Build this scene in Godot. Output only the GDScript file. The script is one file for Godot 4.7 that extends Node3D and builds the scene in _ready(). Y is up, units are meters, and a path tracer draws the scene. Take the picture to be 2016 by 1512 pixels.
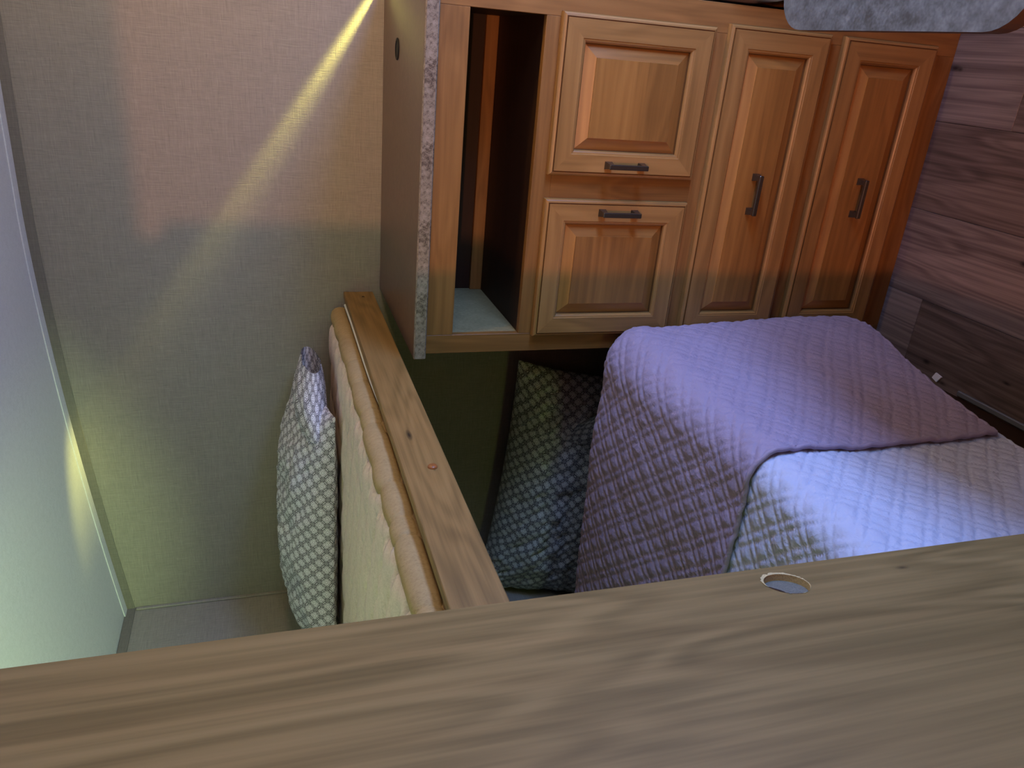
extends Node3D
# An RV bunk room seen from its doorway. x runs along the papered far wall (z = 0), y is up, z comes towards the doorway.

var rng := RandomNumberGenerator.new()
var M := {}
var used := {}
var uo := Vector2.ZERO
var tone := Color(1, 1, 1)

# ---------------------------------------------------------------- lights, camera, exposure
func set_stage() -> void:
	var cam := Camera3D.new()
	cam.name = "camera"
	cam.keep_aspect = Camera3D.KEEP_HEIGHT
	cam.fov = 52.655
	cam.near = 0.02
	cam.far = 60.0
	# the phone was held upright and the photograph lies on its side, so the picture's right is the world's down
	cam.transform = Transform3D(Basis(Vector3(0.083, -0.954, 0.289), Vector3(0.914, -0.043, -0.403), Vector3(0.396, 0.297, 0.869)).orthonormalized(), Vector3(1.711, 1.620, 2.175))
	add_child(cam)
	cam.current = true
	var env := Environment.new()
	env.background_mode = Environment.BG_COLOR
	env.background_color = Color(0.62, 0.74, 0.95)
	env.background_energy_multiplier = 1.0
	env.ambient_light_source = Environment.AMBIENT_SOURCE_DISABLED
	env.tonemap_mode = Environment.TONE_MAPPER_LINEAR
	env.tonemap_exposure = 1.0
	env.sdfgi_enabled = true
	env.ssao_enabled = true
	env.ssil_enabled = true
	var we := WorldEnvironment.new()
	we.name = "environment"
	we.environment = env
	add_child(we)
	# blue daylight from an unseen window, placed to light the quilt and floor
	area("unseen_window_daylight", Vector3(2.57, 1.00, 1.15), Vector3(1.05, 0.78, 1.30), Vector2(0.7, 0.26), Color(0.54, 0.69, 1.0), 3.2)
	# unseen weaker light above it, placed to light the upper bunk and pillow
	area("unseen_upper_light", Vector3(2.57, 1.55, 1.45), Vector3(0.5, 1.50, 0.6), Vector2(0.6, 0.26), Color(0.92, 0.96, 1.0), 0.5)
	# unseen greenish lights behind the door, placed to tint each bunk
	area("unseen_upper_bunk_light", Vector3(0.62, 1.86, 2.16), Vector3(0.30, 2.40, 1.1), Vector2(0.5, 0.22), Color(0.90, 1.0, 0.74), 0.22)
	area("unseen_lower_bunk_light", Vector3(0.62, 1.05, 2.16), Vector3(0.5, 0.75, 0.2), Vector2(0.5, 0.15), Color(0.86, 1.0, 0.48), 0.15)

func area(called: String, at: Vector3, to: Vector3, size: Vector2, c: Color, e: float) -> void:
	var a := AreaLight3D.new()
	a.name = called
	a.area_size = size
	a.light_color = c
	a.light_energy = e
	a.area_range = 12.0
	a.shadow_enabled = true
	add_child(a)
	a.look_at_from_position(at, to, Vector3.UP)

func omni(called: String, at: Vector3, c: Color, e: float, r: float) -> void:
	var o := OmniLight3D.new()
	o.name = called
	o.position = at
	o.light_color = c
	o.light_energy = e
	o.light_size = r
	o.omni_range = 12.0
	o.omni_attenuation = 2.0
	o.shadow_enabled = true
	add_child(o)

func spot(called: String, at: Vector3, to: Vector3, c: Color, e: float, deg: float, soft: float, r: float) -> void:
	var s := SpotLight3D.new()
	s.name = called
	s.light_color = c
	s.light_energy = e
	s.light_size = r
	s.spot_angle = deg
	s.spot_angle_attenuation = soft
	s.spot_range = 12.0
	s.spot_attenuation = 2.0
	s.shadow_enabled = true
	add_child(s)
	s.look_at_from_position(at, to, Vector3.UP)

# ---------------------------------------------------------------- naming
func numbered(called: String) -> String:
	var n: int = used.get(called, 0)
	used[called] = n + 1
	return called if n == 0 else "%s_%03d" % [called, n]

func thing(called: String, label: String, category: String, at := Vector3.ZERO, group := "") -> Node3D:
	var o := Node3D.new()
	o.name = numbered(called)
	o.position = at
	o.set_meta("label", label)
	o.set_meta("category", category)
	if group != "": o.set_meta("group", group)
	add_child(o, true)
	return o

func tag(o: Node3D, label: String, category: String) -> void:
	o.set_meta("label", label)
	o.set_meta("category", category)

func structure(o: Node3D, label: String, category: String) -> void:
	tag(o, label, category)
	o.set_meta("kind", "structure")

func put(called: String, mesh: Mesh, mat: Material, parent: Node3D = null, label := "") -> MeshInstance3D:
	var o := MeshInstance3D.new()
	o.mesh = mesh
	o.material_override = mat
	o.cast_shadow = GeometryInstance3D.SHADOW_CASTING_SETTING_ON
	if parent == null:
		o.name = numbered(called)
		add_child(o, true)
	else:
		o.name = called
		parent.add_child(o, true)
		if o.name != called:
			var n := 1
			while parent.has_node("%s_%03d" % [called, n]): n += 1
			o.name = "%s_%03d" % [called, n]
	if label != "": o.set_meta("label", label)
	return o

# ---------------------------------------------------------------- mesh helpers
func mb() -> SurfaceTool:
	var st := SurfaceTool.new()
	st.begin(Mesh.PRIMITIVE_TRIANGLES)
	uo = Vector2(rng.randf(), rng.randf()) * 3.0
	return st

func done(st: SurfaceTool) -> ArrayMesh:
	return st.commit()

func uv_of(p: Vector3, n: Vector3, g: Vector3) -> Vector2:
	var gg := g
	if absf(n.dot(g)) > 0.9: gg = Vector3(g.y, g.z, g.x)
	var c := gg.cross(n).normalized()
	return Vector2(p.dot(c), p.dot(gg)) + uo

# one flat quad or triangle, its front on the side of n
func face(st: SurfaceTool, pts: Array, n: Vector3, g := Vector3.UP) -> void:
	var a: Vector3 = pts[0]
	var b: Vector3 = pts[1]
	var c: Vector3 = pts[2]
	var nn := (b - a).cross(c - a)
	if nn.length() < 1e-12 and pts.size() > 3: nn = (c - a).cross(pts[3] - a)
	if nn.length() < 1e-14: return
	nn = nn.normalized()
	var q := pts.duplicate()
	if nn.dot(n) > 0: q.reverse()
	else: nn = -nn
	for k in range(1, q.size() - 1):
		for p: Vector3 in [q[0], q[k], q[k + 1]]:
			st.set_normal(nn)
			st.set_color(tone)
			st.set_uv(uv_of(p, nn, g))
			st.add_vertex(p)

# a box from lo to hi with chamfered edges
func bx(st: SurfaceTool, lo: Vector3, hi: Vector3, b := 0.001, g := Vector3.UP) -> void:
	var c := (lo + hi) / 2.0
	var h := (hi - lo) / 2.0
	b = minf(b, minf(h.x, minf(h.y, h.z)) * 0.6)
	var ax := [Vector3.RIGHT, Vector3.UP, Vector3.BACK]
	for i in 3:
		var j := (i + 1) % 3
		var k := (i + 2) % 3
		for s: float in [-1.0, 1.0]:
			var o: Vector3 = c + ax[i] * s * h[i]
			var u: Vector3 = ax[j] * (h[j] - b)
			var v: Vector3 = ax[k] * (h[k] - b)
			face(st, [o - u - v, o + u - v, o + u + v, o - u + v], ax[i] * s, g)
			for t: float in [-1.0, 1.0]:
				# the chamfer between face (i, s) and face (j, t)
				var n: Vector3 = ax[i] * s + ax[j] * t
				var p: Vector3 = c + ax[i] * s * h[i] + ax[j] * t * (h[j] - b)
				var q: Vector3 = c + ax[i] * s * (h[i] - b) + ax[j] * t * h[j]
				face(st, [p - v, q - v, q + v, p + v], n, g)
				for w: float in [-1.0, 1.0]:
					if i == 0:
						var r: Vector3 = c + ax[0] * s * (h.x - b) + ax[1] * t * (h.y - b) + ax[2] * w * h.z
						face(st, [p + v * w, q + v * w, r], ax[0] * s + ax[1] * t + ax[2] * w, g)

# a soft box: a cube whose faces are subdivided and whose edges are rounded by r, slightly crowned
func soft_box(st: SurfaceTool, lo: Vector3, hi: Vector3, r: float, crown := 0.0, n := 22) -> void:
	var c := (lo + hi) / 2.0
	var h := (hi - lo) / 2.0
	var ax := [Vector3.RIGHT, Vector3.UP, Vector3.BACK]
	for i in 3:
		for s: float in [-1.0, 1.0]:
			var P := []
			var UV := []
			for a in n + 1:
				var rr := PackedVector3Array()
				var uu := PackedVector2Array()
				for b in n + 1:
					var fa := sin((float(a) / n - 0.5) * PI)
					var fb := sin((float(b) / n - 0.5) * PI)
					var p: Vector3 = ax[i] * s * h[i] + ax[(i + 1) % 3] * fa * h[(i + 1) % 3] + ax[(i + 2) % 3] * fb * h[(i + 2) % 3]
					var q := p.clamp(-(h - Vector3.ONE * r), h - Vector3.ONE * r)
					var d := p - q
					if d.length() > 0: p = q + d.normalized() * r
					p += ax[i] * s * crown * (1 - fa * fa) * (1 - fb * fb)
					rr.append(c + p)
					uu.append(Vector2(fa * h[(i + 1) % 3], fb * h[(i + 2) % 3]))
				P.append(rr)
				UV.append(uu)
			sheet(st, P, UV, s < 0)

# rings of a rectangle in a plane z = const: prof is [inset, z] pairs from the outside to the middle; mitred corners
func rect_rings(st: SurfaceTool, x0: float, x1: float, y0: float, y1: float, prof: Array, cap := false, at := 0) -> void:
	for k in range(prof.size() - 1):
		var a: float = prof[k][0]
		var b: float = prof[k + 1][0]
		var za: float = prof[k][1]
		var zb: float = prof[k + 1][1]
		var A := [Vector3(x0 + a, y0 + a, za), Vector3(x1 - a, y0 + a, za), Vector3(x1 - a, y1 - a, za), Vector3(x0 + a, y1 - a, za)]
		var B := [Vector3(x0 + b, y0 + b, zb), Vector3(x1 - b, y0 + b, zb), Vector3(x1 - b, y1 - b, zb), Vector3(x0 + b, y1 - b, zb)]
		var out := [Vector3.DOWN, Vector3.RIGHT, Vector3.UP, Vector3.LEFT]
		for s in 4:
			var t := (s + 1) % 4
			var dz := zb - za
			var da := b - a
			# the outward side of the strip: up when the strip goes inward, turned by its slope
			var n: Vector3 = Vector3.BACK * da + out[s] * dz
			if n.length() < 1e-9: continue
			face(st, [A[s], A[t], B[t], B[s]], n, Vector3.RIGHT if s % 2 == 0 else Vector3.UP)
	if cap:
		var e: float = prof[-1][0]
		var z: float = prof[-1][1]
		# the field is glued up from three staves, the grain running across
		var cuts := [0.0, 0.30 + 0.12 * rng.randf(), 0.62 + 0.12 * rng.randf(), 1.0]
		for k in 3:
			var ya := lerpf(y0 + e, y1 - e, cuts[k])
			var yb := lerpf(y0 + e, y1 - e, cuts[k + 1])
			uo = Vector2(rng.randf(), rng.randf()) * 3.0
			tone = Color(1, 1, 1) * (0.80 + 0.24 * rng.randf())
			face(st, [Vector3(x0 + e, ya, z), Vector3(x1 - e, ya, z), Vector3(x1 - e, yb, z), Vector3(x0 + e, yb, z)], Vector3.BACK, Vector3.RIGHT)
		tone = Color(1, 1, 1)

# a smooth sheet: P[i][j] points, uv in metres; flip turns its front
func sheet(st: SurfaceTool, P: Array, UV: Array, flip := false, wrap_i := false) -> void:
	var n := P.size()
	var m: int = P[0].size()
	var N := []
	for i in n:
		var row := PackedVector3Array()
		for j in m:
			var i0 := (i - 1 + n) % n if wrap_i else maxi(i - 1, 0)
			var i1 := (i + 1) % n if wrap_i else mini(i + 1, n - 1)
			if wrap_i and i == n - 1: i1 = 1
			if wrap_i and i == 0: i0 = n - 2
			var du: Vector3 = P[i1][j] - P[i0][j]
			var dv: Vector3 = P[i][mini(j + 1, m - 1)] - P[i][maxi(j - 1, 0)]
			var nn := du.cross(dv)
			row.append((nn.normalized() if nn.length() > 1e-14 else Vector3.UP) * (-1.0 if flip else 1.0))
		N.append(row)
	for i in n - 1:
		for j in m - 1:
			var q := [[i, j], [i + 1, j], [i + 1, j + 1], [i, j + 1]]
			if not flip: q.reverse()
			for k: int in [0, 1, 2, 0, 2, 3]:
				var a: int = q[k][0]
				var b: int = q[k][1]
				st.set_normal(N[a][b])
				st.set_color(tone)
				st.set_uv(UV[a][b])
				st.add_vertex(P[a][b])

# a round tube along a path
func tube(st: SurfaceTool, path: Array, rad: Array, seg := 8, squash := 1.0) -> void:
	var P := []
	var UV := []
	for k in seg + 1: 
		P.append(PackedVector3Array())
		UV.append(PackedVector2Array())
	var l := 0.0
	var side := Vector3.ZERO
	for i in path.size():
		var d: Vector3 = (path[mini(i + 1, path.size() - 1)] - path[maxi(i - 1, 0)]).normalized()
		if side == Vector3.ZERO: side = d.cross(Vector3(0.3, 1, 0.2)).normalized()
		side = (side - d * side.dot(d)).normalized()
		var up := side.cross(d)
		if i > 0: l += (path[i] - path[i - 1]).length()
		for k in seg + 1:
			var a := TAU * k / seg
			P[k].append(path[i] + (side * cos(a) + up * sin(a) * squash) * float(rad[i]))
			UV[k].append(Vector2(a * 0.01, l))
	sheet(st, P, UV, false, true)
	# rounded off at both ends
	for e in [0, path.size() - 1]:
		var ring := []
		for k in seg: ring.append(P[k][e])
		var n: Vector3 = (path[1] - path[0]) * -1.0 if e == 0 else path[-1] - path[-2]
		face(st, ring, n)

func disc(st: SurfaceTool, c: Vector3, n: Vector3, r: float, seg := 24) -> void:
	var u := n.cross(Vector3(0.31, 0.77, 0.2)).normalized()
	var v := n.cross(u).normalized()
	var ring := []
	for k in seg: ring.append(c + (u * cos(TAU * k / seg) + v * sin(TAU * k / seg)) * r)
	face(st, ring, n)

func fbm(seed_: int, freq: float, oct := 4) -> FastNoiseLite:
	var f := FastNoiseLite.new()
	f.seed = seed_
	f.noise_type = FastNoiseLite.TYPE_SIMPLEX_SMOOTH
	f.frequency = freq
	f.fractal_type = FastNoiseLite.FRACTAL_FBM
	f.fractal_octaves = oct
	return f

# ---------------------------------------------------------------- textures
func tex(im: Image) -> ImageTexture:
	im.generate_mipmaps()
	return ImageTexture.create_from_image(im)

# wood grain that runs along v; one repeat is `across` metres by `along` metres. Written as a multiplier-like colour ramp from dark to light
func wood(seed_: int, dark: Color, mid: Color, light: Color, across: float, along: float, rings: float, streak: float, knots := 0, W := 512, H := 512) -> ImageTexture:
	var a := fbm(seed_, 1.0, 3)
	var b := fbm(seed_ + 5, 1.0, 3)
	var c := fbm(seed_ + 9, 1.0, 2)
	var im := Image.create(W, H, false, Image.FORMAT_RGB8)
	var kr := RandomNumberGenerator.new()
	kr.seed = seed_
	var kn := []
	for k in knots: kn.append([kr.randf_range(0.06, 0.94) * W, kr.randf_range(0.06, 0.94) * H, kr.randf_range(0.0025, 0.0075), kr.randf_range(1.3, 3.2), kr.randf_range(0.5, 0.95)])
	for y in H:
		var v := TAU * y / H
		for x in W:
			var u := TAU * x / W
			# a torus in noise space, so that the repeat has no seam
			var X := across / TAU
			var Y := along / TAU
			var p := Vector3(cos(u) * X, sin(u) * X, cos(v) * Y * 0.16)
			var q := sin(v) * Y * 0.16
			var w := a.get_noise_3d(p.x * rings + q * 1.2, p.y * rings - q * 0.8, p.z * 6.0 + q * 2.0)
			var ring := 0.5 + 0.5 * sin(w * 26.0)
			var f := b.get_noise_3d(p.x * 240.0, p.y * 240.0, (p.z + 0.0) * 40.0) * 0.5 + 0.5
			var f2 := c.get_noise_3d(p.x * 60.0 + q * 6.0, p.y * 60.0, p.z * 26.0 + q * 9.0) * 0.5 + 0.5
			var t := clampf(0.55 * (w * 0.5 + 0.5) + 0.2 * ring + streak * (f - 0.5) + 0.45 * (f2 - 0.5), 0.0, 1.0)
			var col := dark.lerp(mid, clampf(t * 2.0, 0, 1)) if t < 0.5 else mid.lerp(light, clampf(t * 2.0 - 1.0, 0, 1))
			for k in kn:
				var dx: float = (x - k[0]) / W * across
				var dy: float = (y - k[1]) / H * along / k[3]
				var d := sqrt(dx * dx + dy * dy) / float(k[2])
				if d < 4.0:
					col = col.lerp(dark * 0.45, k[4] * exp(-d * d * 0.8) + 0.16 * (0.5 + 0.5 * sin(d * 6.0)) * exp(-d * 0.7))
			im.set_pixel(x, y, col)
	return tex(im)

# a woven cloth wallpaper: slubby threads both ways
func weave(seed_: int, base: Color, amp: float, N := 512) -> Array:
	var im := Image.create(N, N, false, Image.FORMAT_RGB8)
	var hm := Image.create(N, N, false, Image.FORMAT_RGB8)
	var r := RandomNumberGenerator.new()
	r.seed = seed_
	var A := []
	var B := []
	for k in N:
		A.append(PackedFloat32Array())
		B.append(PackedFloat32Array())
		A[k].resize(N)
		B[k].resize(N)
	for k in N:
		for dir in 2:
			var row: PackedFloat32Array = A[k] if dir == 0 else B[k]
			var x := 0
			var val := r.randfn(0.0, 0.5)
			while x < N:
				var run := r.randi_range(14, 90)
				var t := val if r.randf() < 0.3 else r.randfn(0.0, 0.75)
				for i in mini(run, N - x): row[x + i] = t * sin(PI * (i + 0.5) / run)
				x += run
			if dir == 0: A[k] = row
			else: B[k] = row
	for y in N:
		for x in N:
			var t: float = A[y][x] + B[x][y]
			t += 0.35 * (1.0 if (x + y) % 2 == 0 else -1.0)
			var m := 1.0 + amp * t
			im.set_pixel(x, y, Color(base.r * m, base.g * m, base.b * m))
			var hgt := clampf(0.5 + 0.16 * t, 0, 1)
			hm.set_pixel(x, y, Color(hgt, hgt, hgt))
	hm.bump_map_to_normal_map(2.0)
	return [tex(im), tex(hm)]

# the pillowcase print: four-lobed medallions, dotted bands, small diamonds; one repeat is 39 mm
func print_cloth(ground: Color, ink: Color) -> ImageTexture:
	var N := 256
	var im := Image.create(N, N, false, Image.FORMAT_RGB8)
	for y in N:
		for x in N:
			var p := Vector2((x + 0.5) / N, (y + 0.5) / N)
			var best := Vector2(9, 9)
			for c: Vector2 in [Vector2(0, 0), Vector2(1, 0), Vector2(0, 1), Vector2(1, 1), Vector2(0.5, 0.5)]:
				if (p - c).length() < best.length(): best = p - c
			var r := best.length()
			var th := best.angle()
			var lobe := pow(absf(cos(2.0 * th)), 0.7)
			var R := 0.215 + 0.085 * lobe
			var w := 0.0
			if r < R and r > R - 0.034: w = 1.0
			elif r < R - 0.075:
				w = 1.0
				var dg := absf(sin(2.0 * th + PI / 2.0))
				if dg < 0.24 and r > 0.045: w = 0.0
				var al := fposmod(th + PI / 4.0, PI / 2.0) - PI / 4.0
				if absf(al) * r < 0.030 * sin(clampf((r - 0.06) / 0.12, 0, 1) * PI): w = 0.0
				if r < 0.022: w = 0.35
			# dots on the bands between neighbours
			for c: Vector2 in [Vector2(0.25, 0.25), Vector2(0.75, 0.25), Vector2(0.25, 0.75), Vector2(0.75, 0.75)]:
				var d := p - c
				var along := Vector2(1, -1).normalized() if (c.x - 0.5) * (c.y - 0.5) > 0 else Vector2(1, 1).normalized()
				for k in 3:
					var e := d - along * (k - 1) * 0.088
					if maxf(absf(e.dot(along)), absf(e.dot(along.orthogonal()))) < 0.027 or e.length() < 0.031: w = 1.0
			# diamonds
			for c: Vector2 in [Vector2(0.5, 0), Vector2(0, 0.5), Vector2(1, 0.5), Vector2(0.5, 1)]:
				var d := (p - c).abs()
				var s := d.x + d.y
				if s < 0.155 and s > 0.128: w = maxf(w, 0.65)
				if s < 0.115 and absf(d.x - d.y) < 0.02 and s > 0.02: w = maxf(w, 0.55)
			im.set_pixel(x, y, ground.lerp(ink, w))
	return tex(im)

func speckle(seed_: int, base: Color, lo: Color, hi: Color, freq: float, N := 256) -> ImageTexture:
	var a := fbm(seed_, freq, 4)
	var b := fbm(seed_ + 3, freq * 5.0, 2)
	var c := fbm(seed_ + 7, freq * 0.25, 3)
	var im := Image.create(N, N, false, Image.FORMAT_RGB8)
	for y in N:
		for x in N:
			var bl := func(f: FastNoiseLite) -> float:
				var wx := float(x) / N
				var wy := float(y) / N
				var p := f.get_noise_2d(x, y) * (1 - wx) + f.get_noise_2d(x - N, y) * wx
				var q := f.get_noise_2d(x, y - N) * (1 - wx) + f.get_noise_2d(x - N, y - N) * wx
				return p * (1 - wy) + q * wy
			var t: float = bl.call(a) * 1.6 + bl.call(b) * 1.0 + bl.call(c) * 0.9
			im.set_pixel(x, y, base.lerp(hi, clampf(t, 0, 1)) if t > 0 else base.lerp(lo, clampf(-t, 0, 1)))
	return tex(im)

func mat(albedo: Color, rough := 0.6, t: Texture2D = null, sx := 1.0, sy := 1.0) -> StandardMaterial3D:
	var m := StandardMaterial3D.new()
	m.albedo_color = albedo
	m.roughness = rough
	m.metallic_specular = 0.4
	if t:
		m.albedo_texture = t
		m.uv1_scale = Vector3(1.0 / sx, 1.0 / sy, 1)
	return m

func materials() -> void:
	var wp: Array = weave(3, Color(0.585, 0.562, 0.505), 0.06)
	M.paper = mat(Color(0.92, 0.92, 0.92), 0.75, wp[0], 0.32, 0.32)
	M.paper.normal_enabled = true
	M.paper.normal_texture = wp[1]
	M.paper.normal_scale = 0.35
	M.paper_trim = mat(Color(0.74, 0.74, 0.74), 0.7, wp[0], 0.32, 0.32)
	M.ceiling = mat(Color(0.80, 0.81, 0.80), 0.7, speckle(71, Color(0.97, 0.97, 0.97), Color(0.93, 0.93, 0.93), Color(1, 1, 1), 0.2), 0.3, 0.3)
	# laminate of the door and the bunk rail
	M.laminate = mat(Color(1, 1, 1), 0.5, wood(21, Color(0.36, 0.295, 0.165), Color(0.49, 0.405, 0.25), Color(0.565, 0.48, 0.315), 0.55, 1.3, 4.0, 0.20, 7), 0.55, 1.3)
	M.rail = mat(Color(1.08, 1.02, 0.95), 0.5, M.laminate.albedo_texture, 0.35, 1.1)
	# stained maple of the dresser
	var maple := wood(33, Color(0.44, 0.315, 0.155), Color(0.55, 0.405, 0.215), Color(0.625, 0.475, 0.27), 0.4, 0.9, 4.5, 0.16)
	M.maple = mat(Color(1, 1, 1), 0.42, maple, 0.4, 0.9)
	M.maple.vertex_color_use_as_albedo = true
	M.maple.clearcoat_enabled = true
	M.maple.clearcoat = 0.25
	M.maple.clearcoat_roughness = 0.35
	M.maple_warm = mat(Color(1.0, 0.95, 0.86), 0.4, maple, 0.33, 0.8)
	M.maple_warm.vertex_color_use_as_albedo = true
	M.maple_warm.clearcoat_enabled = true
	M.maple_warm.clearcoat = 0.25
	M.maple_warm.clearcoat_roughness = 0.35
	M.frame_wood = mat(Color(0.90, 0.86, 0.82), 0.5, maple, 0.3, 0.7)
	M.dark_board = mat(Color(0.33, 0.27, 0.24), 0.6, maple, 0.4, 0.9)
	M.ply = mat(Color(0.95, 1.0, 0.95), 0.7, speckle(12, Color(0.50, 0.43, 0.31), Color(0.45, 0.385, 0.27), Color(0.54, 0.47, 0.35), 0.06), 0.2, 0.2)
	M.counter = mat(Color(1, 1, 1), 0.28, speckle(44, Color(0.37, 0.30, 0.26), Color(0.33, 0.265, 0.23), Color(0.41, 0.335, 0.29), 0.05), 0.25, 0.25)
	M.granite = mat(Color(1, 1, 1), 0.4, speckle(45, Color(0.46, 0.42, 0.35), Color(0.25, 0.215, 0.18), Color(0.54, 0.50, 0.43), 0.045), 0.16, 0.16)
	M.concrete = mat(Color(1, 1, 1), 0.35, speckle(46, Color(0.31, 0.32, 0.305), Color(0.23, 0.23, 0.21), Color(0.40, 0.41, 0.395), 0.06), 0.45, 0.45)
	M.edge_brown = mat(Color(0.30, 0.21, 0.13), 0.5)
	# floor planks, three tones of the same grain
	var oak := wood(51, Color(0.30, 0.27, 0.26), Color(0.50, 0.46, 0.44), Color(0.65, 0.60, 0.575), 0.35, 0.7, 9.0, 0.34, 6)
	M.plank = [mat(Color(0.92, 0.9, 0.9), 0.45, oak, 0.35, 0.7), mat(Color(1.05, 1.05, 1.05), 0.45, oak, 0.35, 0.7), mat(Color(0.8, 0.76, 0.74), 0.45, oak, 0.35, 0.7)]
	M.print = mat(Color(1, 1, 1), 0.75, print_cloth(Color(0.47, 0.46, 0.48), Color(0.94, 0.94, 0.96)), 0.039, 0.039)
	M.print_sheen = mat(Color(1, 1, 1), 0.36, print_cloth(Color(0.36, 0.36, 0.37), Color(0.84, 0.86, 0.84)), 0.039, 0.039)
	var cr := fbm(61, 0.02, 4)
	var ci := Image.create(512, 512, false, Image.FORMAT_RGB8)
	for y in 512:
		for x in 512:
			var wx := x / 512.0
			var wy := y / 512.0
			var t := (cr.get_noise_2d(x, y) * (1 - wx) + cr.get_noise_2d(x - 512, y) * wx) * (1 - wy) + (cr.get_noise_2d(x, y - 512) * (1 - wx) + cr.get_noise_2d(x - 512, y - 512) * wx) * wy
			var hgt := 1.0 - absf(t) * 2.2
			ci.set_pixel(x, y, Color(hgt, hgt, hgt))
	ci.bump_map_to_normal_map(5.0)
	var crumple := tex(ci)
	M.quilt = mat(Color(0.56, 0.51, 0.59), 0.62)
	M.quilt2 = mat(Color(0.68, 0.70, 0.78), 0.62)
	for m: StandardMaterial3D in [M.quilt, M.quilt2]:
		m.normal_enabled = true
		m.normal_texture = crumple
		m.normal_scale = 0.3
		m.uv1_scale = Vector3(1 / 0.22, 1 / 0.22, 1)
		m.rim_enabled = true
		m.rim = 0.3
	M.ticking = mat(Color(0.88, 0.80, 0.75), 0.8, speckle(81, Color(0.95, 0.95, 0.95), Color(0.88, 0.87, 0.85), Color(1, 1, 1), 0.08), 0.1, 0.1)
	M.gold = mat(Color(0.66, 0.56, 0.38), 0.7, speckle(82, Color(0.95, 0.95, 0.95), Color(0.85, 0.83, 0.8), Color(1, 1, 1), 0.15), 0.1, 0.1)
	M.cord = mat(Color(0.80, 0.80, 0.76), 0.6)
	M.bronze = mat(Color(0.36, 0.33, 0.29), 0.25)
	M.bronze.metallic = 0.85
	M.black = mat(Color(0.03, 0.028, 0.025), 0.6)
	M.white = mat(Color(0.86, 0.86, 0.88), 0.7)
	M.metal = mat(Color(0.45, 0.47, 0.48), 0.4)
	M.metal.metallic = 0.5
	M.raw = mat(Color(0.84, 0.76, 0.56), 0.8, speckle(91, Color(0.85, 0.85, 0.85), Color(0.62, 0.6, 0.55), Color(1, 1, 1), 0.12), 0.02, 0.02)
	M.card = mat(Color(0.44, 0.43, 0.39), 0.8, speckle(92, Color(0.9, 0.9, 0.9), Color(0.78, 0.78, 0.76), Color(1, 1, 1), 0.06), 0.04, 0.04)
	M.plug = mat(Color(0.55, 0.34, 0.18), 0.28)
	M.knot = mat(Color(0.17, 0.10, 0.06), 0.6)
	M.pane = mat(Color(0.9, 0.95, 1.0, 0.12), 0.02)
	M.pane.transparency = BaseMaterial3D.TRANSPARENCY_ALPHA
	M.frosted = mat(Color(0.75, 0.82, 0.72), 0.5)
	M.frosted.emission_enabled = true
	M.frosted.emission = Color(0.86, 1.0, 0.70)
	M.frosted.emission_energy_multiplier = 0.12  # green glow of the unseen panes beside the bunks
	M.lamp_glow = mat(Color(0.9, 0.85, 0.8), 0.5)
	M.lamp_glow.emission_enabled = true
	M.lamp_glow.emission = Color(1.0, 0.74, 0.58)
	M.lamp_glow.emission_energy_multiplier = 1.5
	M.patterned = mat(Color(1, 1, 1), 0.8, print_cloth(Color(0.16, 0.08, 0.08), Color(0.92, 0.92, 0.92)), 0.07, 0.07)

# ---------------------------------------------------------------- the room
func ceiling_y(x: float) -> float:
	return 2.185 - 0.107 * pow(clampf(1.0 - x / 1.25, 0.0, 1.0), 1.55)

func wall(called: String, lo: Vector3, hi: Vector3, m: Material, label: String) -> MeshInstance3D:
	var st := mb()
	uo = Vector2.ZERO
	bx(st, lo, hi, 0.0004)
	var o := put(called, done(st), m)
	structure(o, label, "wall")
	return o

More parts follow.
